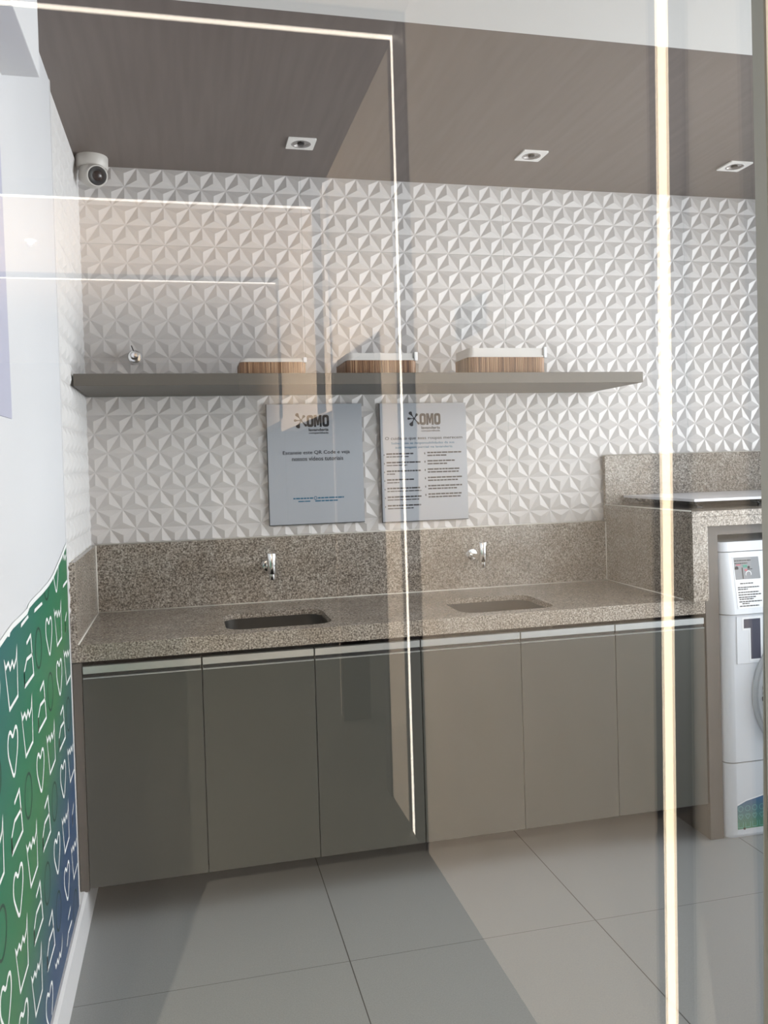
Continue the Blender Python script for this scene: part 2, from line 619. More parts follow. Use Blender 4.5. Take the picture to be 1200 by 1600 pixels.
prism(bm, [(XP - 0.005, 0.0), (XP + 0.0135, 0.0), (XP + 0.0135, 0.118), (XP + 0.006, 0.13), (XP - 0.005, 0.13)], 'y', YG + 0.03, 2.66)
prism(bm, [(XL - 0.005, 0.0), (XP + 0.0135, 0.0), (XP + 0.0135, 0.118), (XP + 0.006, 0.13), (XL - 0.005, 0.13)], 'y', 2.66, YB)
struct('baseboard_left', bm, MT['base_white'])
# right wall of the shop with its window opening, and the front wall right of the glass
bm = bmesh.new()
box(bm, 5.0, 5.2, YG, 1.1, 0, HC); box(bm, 5.0, 5.2, 3.0, YB + .1, 0, HC)
box(bm, 5.0, 5.2, 1.1, 3.0, 0, 0.35); box(bm, 5.0, 5.2, 1.1, 3.0, 2.5, HC)
struct('wall_right', bm, MT['paint'])
bm = bmesh.new()
for y in (1.1, 2.02, 2.96): box(bm, 5.02, 5.08, y, y + 0.04, 0.35, 2.5)
for z in (0.35, 2.46): box(bm, 5.02, 5.08, 1.1, 3.0, z, z + 0.04)
struct('window_1', bm, MT['alu'])
bm = bmesh.new(); box(bm, 0.98, 5.2, YG, YG + 0.12, 0, HC)
struct('wall_front', bm, MT['paint'])
bm = bmesh.new(); box(bm, XL - 0.15, 0.98, YG - 0.03, YG + 0.05, HC - 0.05, HP)
struct('wall_front.001', bm, MT['paint'])
bm = bmesh.new(); box(bm, -3.0, XL - 0.15, YG, YG + 0.1, 0, HP)
struct('wall_front.002', bm, MT['paint'])

# shop window: the pane and its jamb
bm = bmesh.new(); box(bm, XL, XR, YG, YG + 0.004, 0, HC - 0.05)
pane = struct('window_2', bm, MT['glass'])
bm = bmesh.new(); prism(bm, [(0.793, 0.0), (XR + 0.16, 0.0), (XR + 0.16, HC - 0.05), (0.851, HC - 0.05)], 'y', YG + 0.0045, YG + 0.0065)
box(bm, XR - 0.004, XR - 0.0002, YG - 0.026, YG - 0.0005, 0, HC - 0.05)
struct('trim_3', bm, MT['jamb'])

# ------------------------------------------------------------------ passage behind the viewer (seen as reflections)
def ry(v): return 2 * YG - v       # distance along the mirrored view -> real place


bm = bmesh.new()
OPEN = [(3.54, 4.62, 1.95)]
segs = [(1.115, 3.54)]
box(bm, XR, XR + 0.15, ry(3.54), YG - 0.001, 0, HP)
box(bm, XR, XR + 0.15, ry(4.66), ry(3.54), 1.955, HP)
box(bm, XR, XR + 0.15, ry(7.36), ry(4.66), 1.75, HP)
box(bm, XR, XR + 0.15, ry(13.0), ry(7.36), 1.85, HP)
box(bm, XR, XR + 0.15, ry(4.72), ry(4.66), 0, HP)
struct('wall_passage', bm, MT['beige'])
bm = bmesh.new()
box(bm, 1.5, 1.6, ry(13.0), ry(3.5), 0, HP)
box(bm, XR + 0.15, 1.5, ry(3.52), ry(3.46), 0, HP)
struct('wall_recess', bm, MT['night'])
bm = bmesh.new()
box(bm, XR - 0.008, XR + 0.15, ry(3.56), ry(3.48), 0, 1.99, 0.002)
box(bm, XR - 0.008, XR + 0.15, ry(4.66), ry(4.60), 0, 1.99, 0.002)
box(bm, XR - 0.008, XR + 0.15, ry(4.66), ry(3.48), 1.95, 2.0, 0.002)
struct('door_1', bm, MT['bronze'])
bm = bmesh.new(); box(bm, -3.4, 1.6, ry(13.1), ry(13.0), 0, HP + 0.3)
struct('wall_passage_end', bm, MT['night'])
bm = bmesh.new(); box(bm, -3.1, -3.0, ry(13.0), ry(6.8), 0, HP + 0.3)
struct('light_block_left', bm, MT['night'])  # unseen dark slab added to keep daylight off the far passage
bm = bmesh.new()
box(bm, -2.3, XR + 0.15, ry(3.05), YG, HP, HP + 0.1)
struct('ceiling_passage', bm, MT['pass_ceiling'])
bm = bmesh.new(); box(bm, -2.3, XR + 0.15, ry(5.22), ry(3.05), HP, HP + 0.1)
struct('ceiling_passage.001', bm, MT['pass_dark'])
bm = bmesh.new()
box(bm, -3.1, XR + 0.15, ry(13.0), ry(5.22), HP, HP + 0.1)
struct('ceiling_passage.002', bm, MT['pass_ceiling'])
bm = bmesh.new(); box(bm, XR - 0.012, XR, ry(13), ry(4.72), 0, 0.001); bm.free()


def portal(v_led0, v_led1, v_near, v_far, led, label, frame_d=0.010, zl=0.0, xleft=-2.1):
    """slim frame round the passage wall and ceiling with a light strip let into it"""
    r = root('light_portal', label, 'light strip', (XR, ry((v_led0 + v_led1) / 2), 0), 'lit frames of the entrance passage')
    f = bmesh.new()
    for a, c in ((v_near, v_led0), (v_led1, v_far)):
        if c - a < 0.004: continue
        box(f, XR - frame_d, XR, ry(c), ry(a), zl, HP)
        box(f, xleft, XR - frame_d, ry(c), ry(a), HP - frame_d, HP)
    obj('frame', f, MT['bronze'], r)
    s = bmesh.new()
    if zl == 0: box(s, XR - frame_d - 0.001, XR, ry(v_led1), ry(v_led0), 0.005, HP - frame_d)
    box(s, xleft, XR - frame_d, ry(v_led1), ry(v_led0), HP - frame_d - 0.002, HP)
    obj('led_strip', s, MT[led], r)
    return r


pb = portal(1.303, 1.334, 1.262, 1.364, 'led_warm', 'dark slim frame with a warm light strip, the one nearest the shop window')
for ch in pb.children:                 # this frame stands slightly out of plumb
    for v in ch.data.vertices:
        v.co.y += 0.021 * (v.co.z - 0.45)
portal(3.09, 3.118, 2.94, 3.175, 'led_white', 'dark slim frame with a light strip, second from the shop window')
portal(5.20, 5.235, 4.93, 5.20, 'led_thin', 'thin lit frame in the passage, third from the shop window', 0.010, 1.76)
portal(7.36, 7.40, 7.20, 7.36, 'led_thin', 'thin lit frame in the passage, farthest from the shop window', 0.010, 1.86)

def downlight(v, label, power):
    y = ry(v)
    r = root('recessed_downlight', label, 'ceiling light', (-1.0, y, HP), 'downlights of the entrance passage')
    bm = bmesh.new(); lathe(bm, [(0.035, 0), (0.045, -0.004), (0.045, 0.0)], Matrix.Translation((-1.0, y, HP)), 24, False)
    obj('trim_ring', bm, MT['spot_white'], r)
    bm = bmesh.new(); lathe(bm, [(0, -0.003), (0.036, -0.003)], Matrix.Translation((-1.0, y, HP)), 24, False)
    obj('lamp', bm, MT['lamp_warm'], r)
    l = bpy.data.lights.new('downlight_beam', 'SPOT')
    l.energy = power; l.color = (1.0, 0.83, 0.66); l.spot_size = 2.75; l.spot_blend = 0.6; l.shadow_soft_size = 0.012
    o = bpy.data.objects.new('downlight_beam', l); o.location = (-1.0, y, HP - 0.018); col.objects.link(o)
    return r


downlight(2.2, 'small round added downlight, out of view in the passage ceiling, nearest the shop window', 15)  # added out of view to brighten the passage
downlight(4.2, 'small round added downlight, out of view in the passage ceiling, between the second and third lit frames', 650)  # added out of view to brighten the wall beside it
downlight(6.23, 'small round lit downlight in the beige passage ceiling, between the two thin lit frames', 700)

# small framed notice on the passage wall (its reflection hangs over the shelf)
r = root('wall_notice', 'small square green-framed notice with pictograms on the passage wall', 'sign', (XR, ry(2.31), 1.85))
bm = bmesh.new(); box(bm, XR - 0.006, XR, ry(2.435), ry(2.188), 1.80, 1.90)
obj('panel', bm, mat('notice_green_grey', (0.015, 0.028, 0.024), 0.9, spec=0.1), r)
bm = bmesh.new()
for a, c, z0, z1 in ((2.435, 2.425, 1.80, 1.90), (2.198, 2.188, 1.80, 1.90)): box(bm, XR - 0.009, XR - 0.004, ry(a), ry(c), z0, z1)
for z in (1.80, 1.893): box(bm, XR - 0.009, XR - 0.004, ry(2.435), ry(2.188), z, z + 0.007)
for a, z, s in ((2.24, 1.865, .02), (2.3, 1.84, .022), (2.37, 1.87, .014), (2.385, 1.83, .02), (2.23, 1.82, .012)):
    box(bm, XR - 0.0075, XR - 0.005, ry(a + s), ry(a - s), z - s * .7, z + s * .7)
obj('frame', bm, mat('notice_pale_line', (0.30, 0.36, 0.34), 0.7), r)

# ------------------------------------------------------------------ left wall film with icons, poster
film = root('wall_graphic', 'green and blue printed wall film with white laundry icons on the left wall', 'wall graphic', (XP, 1.9, 0.6))
edge = [(1.07, 1.03), (1.25, 1.06), (1.45, 1.085), (1.60, 1.103), (1.686, 1.111), (1.76, 1.119), (1.839, 1.127), (1.92, 1.128),
        (1.998, 1.130), (2.024, 1.139), (2.10, 1.143), (2.20, 1.146), (2.304, 1.152), (2.38, 1.162), (2.458, 1.180), (2.54, 1.198), (2.645, 1.224)]


def top_at(y):
    for (a, z0), (c, z1) in zip(edge, edge[1:]):
        if a <= y <= c: return z0 + (z1 - z0) * (y - a) / (c - a)
    return 1.0


bm = bmesh.new()
prism(bm, [(1.09, 0.131)] + [(2.645, 0.131)] + edge[::-1], 'x', XP, XP + 0.0006)
obj('printed_film', bm, MT['print'], film)


def ribbon(bm, pts, w, x, closed=False, clip=None):
    """mitred flat line in the y/z plane, facing +x"""
    P = [Vector(p) for p in pts]
    n = len(P)
    L_, R_ = [], []
    for i in range(n):
        a = P[i - 1] if (closed or i) else None
        c = P[(i + 1) % n] if (closed or i < n - 1) else None
        d1 = (P[i] - a).normalized() if a is not None else None
        d2 = (c - P[i]).normalized() if c is not None else None
        if d1 is None: d1 = d2
        if d2 is None: d2 = d1
        n1 = Vector((-d1.y, d1.x)); n2 = Vector((-d2.y, d2.x))
        m_ = n1 + n2
        if m_.length < 0.2: m_ = n1
        m_.normalize()
        k = min(1.0 / max(m_.dot(n1), 0.35), 2.2) * w / 2
        L_.append(P[i] + m_ * k); R_.append(P[i] - m_ * k)
    LV = [bm.verts.new((x, p.x, p.y)) for p in L_]
    RV = [bm.verts.new((x, p.x, p.y)) for p in R_]
    for i in range(n if closed else n - 1):
        j = (i + 1) % n
        if clip and not (clip(P[i]) and clip(P[j])): continue
        f = bm.faces.new((LV[i], RV[i], RV[j], LV[j]))
        f.normal_update()
        if f.normal.x < 0: f.normal_flip()
    for v in [v for v in LV + RV if not v.link_faces]: bm.verts.remove(v)


def smooth(pts, it=2, closed=True):
    for _ in range(it):
        out = []
        n = len(pts)
        for i in range(n if closed else n - 1):
            p, q = pts[i], pts[(i + 1) % n]
            out += [(p[0] * .75 + q[0] * .25, p[1] * .75 + q[1] * .25), (p[0] * .25 + q[0] * .75, p[1] * .25 + q[1] * .75)]
        if not closed: out = [pts[0]] + out + [pts[-1]]
        pts = out
    return pts


heart = smooth([(0.0, -0.056), (-0.028, -0.02), (-0.050, 0.01), (-0.046, 0.040), (-0.022, 0.050), (0.0, 0.026), (0.024, 0.044),
                (0.046, 0.036), (0.048, 0.004), (0.026, -0.028)])
bag = [(-0.063, 0.050), (-0.051, 0.035), (-0.027, 0.041), (-0.012, 0.024), (0.010, 0.036), (0.024, 0.020), (0.050, 0.032),
       (0.060, 0.054), (0.054, -0.046), (-0.031, -0.052)]
sock = [(-0.020, 0.040), (0.032, 0.049), (0.052, -0.045), (-0.055, -0.047), (-0.056, -0.014), (-0.024, 0.006), (0.046, 0.003)]
ell = [(0.041 * math.cos(2 * PI * i / 24), 0.047 * math.sin(2 * PI * i / 24)) for i in range(24)]
wl, dk = bmesh.new(), bmesh.new()
offs = [0.0, 0.145, 0.44, 0.145]
XI = XP + 0.0012
for k in range(-1, 8):
    zc = 1.018 - 0.1415 * k
    o_ = offs[k % 4]
    for q in range(-8, 8):
        yc = 1.811 + o_ + q * 0.157
        if not 1.12 < yc < 2.66: continue
        kind = q % 4
        yy = yc
        clip = lambda p: 0.134 < p.y < top_at(min(max(p.x, 1.08), 2.64)) - 0.004 and 1.09 < p.x < 2.642
        sh = [bag, sock, ell, heart][kind]
        pts = [(yy + (a + (0.03 if kind == 1 else 0)), zc + c) for a, c in sh]
        if kind != 2: pts = [p for p in pts]
        ribbon(wl if kind != 2 else dk, pts, 0.0078 if kind != 2 else 0.006, XI, closed=True if kind != 1 else False, clip=clip)
        if kind == 1:
            ribbon(wl, [pts[3], pts[4]], 0.0078, XI, clip=clip)
obj('icon_pattern', wl, MT['line_white'], film)
obj('ellipse_pattern', dk, MT['line_dark'], film)
bm = bmesh.new(); ribbon(bm, [(a, z - .004) for a, z in edge], 0.012, XI + .0004)
obj('white_border', bm, MT['line_white'], film)

bm = bmesh.new()
prism(bm, [(1.30, 1.55), (1.905, 1.55), (1.885, 2.25), (1.30, 2.25)], 'x', XP - 0.0005, XP + 0.003)
tag(obj('wall_poster', bm, MT['lavender']), 'plain pale lavender poster on the white left wall, cut by the frame', 'poster')

# ------------------------------------------------------------------ base cabinets
DW = 0.3634
X0D = -0.3364
YF = 2.7345
ZB, ZT = 0.137, 0.838
units = [('leftmost pair of grey-taupe cabinet doors, beside the green printed wall', 'cab'),
         ('middle pair of grey-taupe cabinet doors, between the two sinks', 'cab'),
         ('rightmost pair of grey-taupe cabinet doors, next to the washing machine panel', 'cab')]
for ui in range(3):
    xa = X0D + 2 * ui * DW
    xb = xa + 2 * DW
    r = root('base_cabinet', units[ui][0], 'cabinet', (xa + DW, YF + 0.3, ZB), 'base cabinets under the long worktop')
    bm = bmesh.new()
    th = 0.015
    yb0, yb1 = YF + 0.020, YB - 0.02
    box(bm, xa + .0005, xa + th, yb0, yb1, ZB, 0.80); box(bm, xb - th, xb - .0005, yb0, yb1, ZB, 0.80)
    box(bm, xa + th, xb - th, yb0, yb1, ZB, ZB + th); box(bm, xa + th, xb - th, yb1 - th, yb1, ZB + th, 0.80)
    box(bm, xa + th, xb - th, yb0 + .02, yb0 + .03, ZB + .02, 0.80)
    obj('carcass', bm, MT['cabinet_side'], r)
    if ui == 0:
        bm = bmesh.new(); box(bm, XL + 0.002, xa - 0.001, YF + 0.001, YF + 0.02, ZB - 0.01, ZT + 0.004)
        obj('filler_strip', bm, MT['cabinet_side'], r)
    for k in range(2):
        a = xa + k * DW + 0.0014
        c = a + DW - 0.0028
        bm = bmesh.new(); box(bm, a, c, YF, YF + 0.018, ZB, 0.7915, 0.0008, 1)
        d = obj('door', bm, MT['cabinet'], r)
        bm = bmesh.new()
        # J-shaped finger pull: upper face, dark groove, lower lip
        prism(bm, [(YF + 0.004, 0.8065), (YF + 0.001, 0.8085), (YF + 0.001, 0.8305), (YF + 0.018, 0.831), (YF + 0.018, 0.7920),
                   (YF - 0.001, 0.7920), (YF - 0.002, 0.7955), (YF + 0.013, 0.7965), (YF + 0.013, 0.8065)], 'x', a + .001, c - .001)
        h = obj('handle_profile', bm, MT['alu'], d)
        h['label'] = 'aluminium finger pull along the top of the door'
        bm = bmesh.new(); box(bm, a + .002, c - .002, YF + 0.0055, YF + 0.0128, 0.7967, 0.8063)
        obj('groove_shade', bm, MT['dark'], d)  # dark strip stands in for the shade inside the groove
bm = bmesh.new(); box(bm, XL + 0.015, 1.80, 3.05, 3.08, 0, ZB - 0.002)
tag(obj('cabinet_plinth', bm, MT['frame_panel']), 'recessed dark plinth on the floor under the long row of cabinets', 'plinth')

# ------------------------------------------------------------------ granite worktop with sink cut-outs
S1 = (0.110, 0.470, 2.795, 3.115)
S2 = (0.928, 1.288, 2.790, 3.110)
XWR = 1.845
ZW, ZU = 0.90, 0.8463


def slab_with_holes(x0, x1, y0, y1, z0, z1, holes, r=0.06):
    bm = bmesh.new()
    loops = [[(x0, y0), (x1, y0), (x1, y1), (x0, y1)]] + [rrect(*h, r, 6) for h in holes]
    edges = []
    for lp in loops:
        vs_ = [bm.verts.new((p[0], p[1], z1)) for p in lp]
        for i in range(len(vs_)):
            edges.append(bm.edges.new((vs_[i], vs_[(i + 1) % len(vs_)])))
    bmesh.ops.triangle_fill(bm, use_beauty=True, use_dissolve=False, edges=edges)
    # drop faces inside holes
    kill = []
    for f in bm.faces:
        c = f.calc_center_median()
        for h in holes:
            if h[0] < c.x < h[1] and h[2] < c.y < h[3]:
                vsin = all(h[0] - 1e-4 <= v.co.x <= h[1] + 1e-4 and h[2] - 1e-4 <= v.co.y <= h[3] + 1e-4 for v in f.verts)
                if vsin: kill.append(f)
    bmesh.ops.delete(bm, geom=kill, context='FACES_ONLY')
    g_ = bmesh.ops.extrude_face_region(bm, geom=bm.faces[:])
    bmesh.ops.translate(bm, verts=[v for v in g_['geom'] if isinstance(v, bmesh.types.BMVert)], vec=(0, 0, z0 - z1))
    bmesh.ops.recalc_face_normals(bm, faces=bm.faces[:])
    return bm


wt = root('granite_worktop', 'long speckled beige granite worktop with two sink cut-outs on grey cabinets', 'countertop', (0.7, 3.0, ZU))
bm = slab_with_holes(XL + 0.001, XWR - 0.05, YF - 0.005, YB - 0.0135, ZW - 0.02, ZW, [S1, S2])
obj('slab', bm, MT['granite'], wt)
bm = bmesh.new(); box(bm, XL + 0.001, XWR - .0, YF - 0.0055, YF + 0.014, ZU, ZW - 0.0005, 0.0015)
obj('front_edge', bm, MT['granite'], wt)
bm = bmesh.new(); box(bm, XL + 0.02, XWR - 0.05, YB - 0.033, YB - 0.013, ZW + .0002, 1.1565, 0.001)
obj('backsplash', bm, MT['granite'], wt)
bm = bmesh.new(); box(bm, XL + 0.0005, XL + 0.0205, YF - 0.003, YB - 0.013, ZW + .0002, 1.1565, 0.001)
obj('side_splash', bm, MT['granite'], wt)


def caulk(pts):
    bm = bmesh.new(); tube(bm, pts, 0.0028, 6); return bm


cm = mat('pale_sealant', (0.75, 0.73, 0.68), 0.5)
for pts in ([(XL + .021, YB - .034, ZW + .001), (XWR - .06, YB - .034, ZW + .001)], [(XL + .0215, YF, ZW + .001), (XL + .0215, YB - .034, ZW + .001)],
            [(XL + .0215, YB - .034, ZW), (XL + .0215, YB - .034, 1.156)], [(XL + .02, YB - .014, 1.158), (1.77, YB - .014, 1.158)],
            [(XL + .002, YF + .02, 1.158), (XL + .002, YB - .03, 1.158)],
            [(1.7705, YB - .034, ZW), (1.7705, YB - .034, 1.156)], [(1.7705, YF + .02, ZW + .001), (1.7705, YB - .034, ZW + .001)]):
    o = obj('sealant', caulk(pts), cm, wt)


def sink(S, label):
    x0, x1, y0, y1 = S
    cx, cy = (x0 + x1) / 2, (y0 + y1) / 2
    r = root('undermount_sink', label, 'sink', (cx, cy, ZW - 0.16), 'stainless sinks in the granite worktop')
    bm = bmesh.new()
    rings = []
    for dz, inset, rad in ((-0.0205, -0.012, 0.068), (-0.0205, -0.002, 0.062), (-0.05, 0.0, 0.058), (-0.135, 0.012, 0.05), (-0.15, 0.03, 0.045)):
        lp = rrect(x0 + inset, x1 - inset, y0 + inset, y1 - inset, rad, 6)
        rings.append([bm.verts.new((p[0], p[1], ZW + dz)) for p in lp])
    for a, c in zip(rings, rings[1:]):
        n = len(a)
        for i in range(n):
            f = bm.faces.new((a[i], a[(i + 1) % n], c[(i + 1) % n], c[i])); f.smooth = True
    bm.faces.new(rings[-1])
    bmesh.ops.recalc_face_normals(bm, faces=bm.faces[:])
    o = obj('bowl', bm, MT['steel'], r)
    md = o.modifiers.new('thickness', 'SOLIDIFY'); md.thickness = 0.0012; md.offset = 1 if False else -1
    bm = bmesh.new(); lathe(bm, [(0, 0.004), (0.02, 0.004), (0.034, 0.002), (0.038, 0.0)], Matrix.Translation((cx, cy, ZW - 0.149)), 24, False)
    obj('drain', bm, MT['chrome'], r)
    return r


s1 = sink(S1, 'stainless undermount sink with dark bowl, left one, near the green wall')
s2 = copy_thing(s1, ((S2[0] + S2[1]) / 2, (S2[2] + S2[3]) / 2, ZW - 0.16),
                'stainless undermount sink, right one, below the tap with a visible round flange')


def tap(x, label):
    YW = YB - 0.033
    z = 1.045
    r = root('wall_tap', label, 'tap', (x, YW, z), 'wall taps over the sinks')
    bm = bmesh.new()
    lathe(bm, [(0, 0.0), (0.030, 0.0), (0.0295, 0.006), (0.022, 0.016), (0.013, 0.018), (0, 0.018)], axis_mat((x, YW, z), (0, -1, 0)), 32, False)
    obj('flange', bm, MT['chrome'], r)
    bm = bmesh.new(); cyl(bm, (x, YW - 0.012, z), (x, YW - 0.15, z), 0.0095)
    obj('arm', bm, MT['chrome'], r)
    bm = bmesh.new()
    lathe(bm, [(0, 0.063), (0.0155, 0.063), (0.0168, 0.061), (0.0168, -0.014), (0.0155, -0.016), (0, -0.016)], Matrix.Translation((x, YW - 0.15, z)), 28, False)
    b_ = obj('body', bm, MT['chrome'], r)
    bm = bmesh.new()
    lathe(bm, [(0, -0.016), (0.012, -0.016), (0.012, -0.036), (0.011, -0.038), (0, -0.038)], Matrix.Translation((x, YW - 0.15, z)), 28, False)
    obj('spout', bm, MT['chrome'], b_)
    bm = bmesh.new(); cyl(bm, (x, YW - .135, z + .05), (x, YW - .100, z + .054), 0.0035)
    obj('lever', bm, MT['chrome'], r)
    return r


t1 = tap(0.302, 'chrome wall tap over the left sink')
t2 = copy_thing(t1, (1.148, YB - 0.033, 1.045), 'chrome wall tap over the right sink, its round flange fully visible')

# ------------------------------------------------------------------ raised granite counter over the washer
X1 = 1.7715
Y2 = 2.6888
gc = root('raised_granite_counter', 'taller speckled granite counter above the washing machine, with backsplash', 'countertop', (2.4, 3.0, 1.18))
bm = bmesh.new(); box(bm, X1, 3.25, Y2, YB - 0.0135, 1.2078, 1.2278, 0.001)
obj('slab', bm, MT['granite'], gc)
bm = bmesh.new(); box(bm, X1 + 0.0625, 3.25, Y2, Y2 + 0.02, 1.172, 1.2075, 0.001)
obj('apron', bm, MT['granite'], gc)
bm = bmesh.new(); box(bm, X1, X1 + 0.062, Y2, Y2 + 0.02, ZW + .0004, 1.2073, 0.001)
obj('front_strip', bm, MT['granite'], gc)
bm = bmesh.new(); box(bm, X1, X1 + 0.02, Y2 + 0.0205, YB - 0.014, ZW + .0004, 1.2073, 0.0005)
obj('side_panel', bm, MT['granite'], gc)
bm = bmesh.new(); box(bm, X1 + 0.003, 3.25, YB - 0.033, YB - 0.013, 1.228, 1.4422, 0.001)
obj('backsplash', bm, MT['granite'], gc)
o = obj('sealant', caulk([(X1 + .003, YB - .014, 1.4435), (3.2, YB - .014, 1.4435)]), cm, gc)
o = obj('sealant', caulk([(X1 + .001, YB - .03, 1.229), (X1 + .001, Y2 + .01, 1.229)]), cm, gc)

# ------------------------------------------------------------------ white board on black feet
tb = root('raised_board', 'thin white board on short black bracket feet, on the raised granite counter', 'board', (2.2, 3.05, 1.2285))
bm = bmesh.new()
prism(bm, [(1.856, 2.80), (2.75, 2.80), (2.75, 3.325), (1.856, 3.325)], 'z', 1.2565, 1.2665)
obj('board', bm, MT['tray'], tb)
for x, y in ((1.90, 3.25), (1.90, 2.87), (2.16, 2.85), (2.68, 2.87), (2.68, 3.25)):
    bm = bmesh.new()
    tube(bm, [(x - .028, y, 1.2562), (x - .02, y, 1.2465), (x - .004, y, 1.243), (x + .012, y, 1.245), (x + .02, y, 1.2555)], 0.0025, 8)
    tube(bm, [(x + .002, y, 1.2555), (x + .006, y, 1.243), (x + .018, y, 1.234), (x + .026, y, 1.236)], 0.0045, 8)
    box(bm, x + .008, x + .034, y - .006, y + .006, 1.2283, 1.235, 0.001)
    obj('foot', bm, MT['black'], tb)

# ------------------------------------------------------------------ taupe surround of the washer
sr = root('machine_surround', 'taupe laminate surround framing the washing machine', 'panel', (1.88, 2.75, 0))
XS0, XS1, XS2 = 1.851, 1.905, 2.66
bm = bmesh.new()
box(bm, XS0, XS1, 2.7345, 2.7525, 0, 1.1715); box(bm, XS1, 3.25, 2.7345, 2.7525, 1.1345, 1.1715)
obj('front_frame', bm, MT['frame_panel'], sr)
bm = bmesh.new(); box(bm, XS0, XS0 + 0.018, 2.753, YB - 0.02, 0, 1.16)
obj('side_panel', bm, MT['frame_panel'], sr)
bm = bmesh.new(); box(bm, XS0 + .02, 3.25, YB - 0.05, YB - 0.03, 0, 1.16)
obj('back_panel', bm, MT['dark'], sr)

# ------------------------------------------------------------------ washing machine
wm = root('washing_machine', 'white front-loading washing machine marked 1, under the raised counter', 'washing machine', (2.27, 3.0, 0))
WX0, WX1 = 1.912, 2.63
WY = 2.716


def bodyprof(x0, x1, y0, y1, r):
    P = []
    for i in range(7):
        t_ = math.radians(180 + 90 * i / 6); P.append((x0 + r + r * math.cos(t_), y0 + r + r * math.sin(t_)))
    for i in range(7):
        t_ = math.radians(270 + 90 * i / 6); P.append((x1 - r + r * math.cos(t_), y0 + r + r * math.sin(t_)))
    return P + [(x1, y1), (x0, y1)]


def bodypart(z0, z1, y0b, y0t, name, m, x0=WX0, x1=WX1, r=0.04):
    bm = bmesh.new()
    A = [bm.verts.new((p[0], p[1], z0)) for p in bodyprof(x0, x1, y0b, 3.3, r)]
    B = [bm.verts.new((p[0], p[1], z1)) for p in bodyprof(x0, x1, y0t, 3.3, r)]
    n = len(A)
    bm.faces.new(A[::-1]); bm.faces.new(B)
    for i in range(n):
        f = bm.faces.new((A[i], A[(i + 1) % n], B[(i + 1) % n], B[i])); f.smooth = i < 13 and i != 6
    bmesh.ops.recalc_face_normals(bm, faces=bm.faces[:])
    return obj(name, bm, m, wm)


bodypart(0.285, 0.835, WY, WY, 'body', MT['washer'])
bodypart(0.012, 0.281, WY, WY, 'lower_panel', MT['washer'])
bodypart(0.839, 1.066, WY - 0.012, WY + 0.022, 'control_panel', MT['washer_plastic'])
bodypart(1.069, 1.104, WY + 0.022, WY + 0.030, 'top', MT['washer_plastic'])
bodypart(0.0, 0.012, WY + 0.01, WY + 0.01, 'base_frame', MT['washer_plastic'])
bodypart(0.281, 0.285, WY + .006, WY + .006, 'seam', MT['dark'], WX0 + .004, WX1 - .004)
bodypart(0.835, 0.839, WY + .006, WY + .006, 'seam', MT['dark'], WX0 + .004, WX1 - .004)
bodypart(1.066, 1.069, WY + .03, WY + .03, 'seam', MT['dark'], WX0 + .004, WX1 - .004)
bm = bmesh.new(); lathe(bm, [(0, 0), (.004, 0), (.004, .002), (0, .002)], axis_mat((1.98, WY - .0005, .035), (0, -1, 0)), 12, False)
obj('screw', bm, MT['dark'], wm)
# numbered plate
bm = bmesh.new(); box(bm, 1.963, 2.20, WY - 0.003, WY, 0.652, 0.829, 0.001)
np_ = obj('number_plate', bm, MT['washer_plastic'], wm)
bm = bmesh.new()
one = [(0.029, 0.0), (0.070, 0.0), (0.070, 0.150), (0.0, 0.150), (0.0, 0.116), (0.029, 0.116)]


def poly_y(bm, pts, cx, cz, y0, y1, s=1.0):
    prism(bm, [(cx + a * s, cz + c * s) for a, c in pts], 'y', y0, y1)


X1C = 1.993
poly_y(bm, [(0.022, -0.007), (0.077, -0.007), (0.077, 0.157), (-0.007, 0.157), (-0.007, 0.109), (0.022, 0.109)], X1C, 0.668, WY - 0.0036, WY - 0.003)
obj('number_outline', bm, MT['paper'], np_)
bm = bmesh.new(); poly_y(bm, one, X1C, 0.668, WY - 0.0042, WY - 0.0036)
n1 = obj('number', bm, MT['navy'], np_)
n1['label'] = 'large navy figure 1'
# door
DC = (2.285, 0.53)
dm = axis_mat((DC[0], WY, DC[1]), (0, -1, 0))
bm = bmesh.new()
lathe(bm, [(0.262, 0.0), (0.262, 0.008), (0.254, 0.016), (0.250, 0.012), (0.246, 0.018), (0.206, 0.024), (0.200, 0.018), (0.196, 0.0)], dm, 72, False)
dr = obj('door', bm, MT['washer_grey'], wm)
bm = bmesh.new(); lathe(bm, [(0, 0.016), (0.08, 0.015), (0.15, 0.010), (0.197, 0.004), (0.197, 0.0)], dm, 64, False)
obj('door_glass', bm, MT['door_glass'], dr)
bm = bmesh.new()
for i, (s, w_) in enumerate(((.012, .014), (.010, .010), (.016, .016), (.010, .012))):
    a = math.radians(172 + i * 5.2)
    c = Vector((DC[0] + 0.226 * math.cos(a), WY - 0.0225, DC[1] + 0.226 * math.sin(a)))
    box(bm, c.x - w_ / 2, c.x + w_ / 2, c.y - .002, c.y + .001, c.z - s / 2, c.z + s / 2, 0.0008, 1)
obj('door_marking', bm, MT['print_black'], dr)

# instruction sticker on the sloped panel
slope = (0.034) / (1.066 - 0.839)


def ypan(z): return WY - 0.012 + (z - 0.839) * slope


def sbox(bm, x0, x1, z0, z1, lift=0.0008, base=0.0004):
    vs_ = [bm.verts.new((x, ypan(z) - l_, z)) for l_ in (base, lift) for (x, z) in ((x0, z0), (x1, z0), (x1, z1), (x0, z1))]
    for f in ((0, 1, 2, 3), (4, 5, 6, 7), (0, 1, 5, 4), (1, 2, 6, 5), (2, 3, 7, 6), (3, 0, 4, 7)):
        bm.faces.new([vs_[i] for i in f])
    bmesh.ops.recalc_face_normals(bm, faces=bm.faces[:])


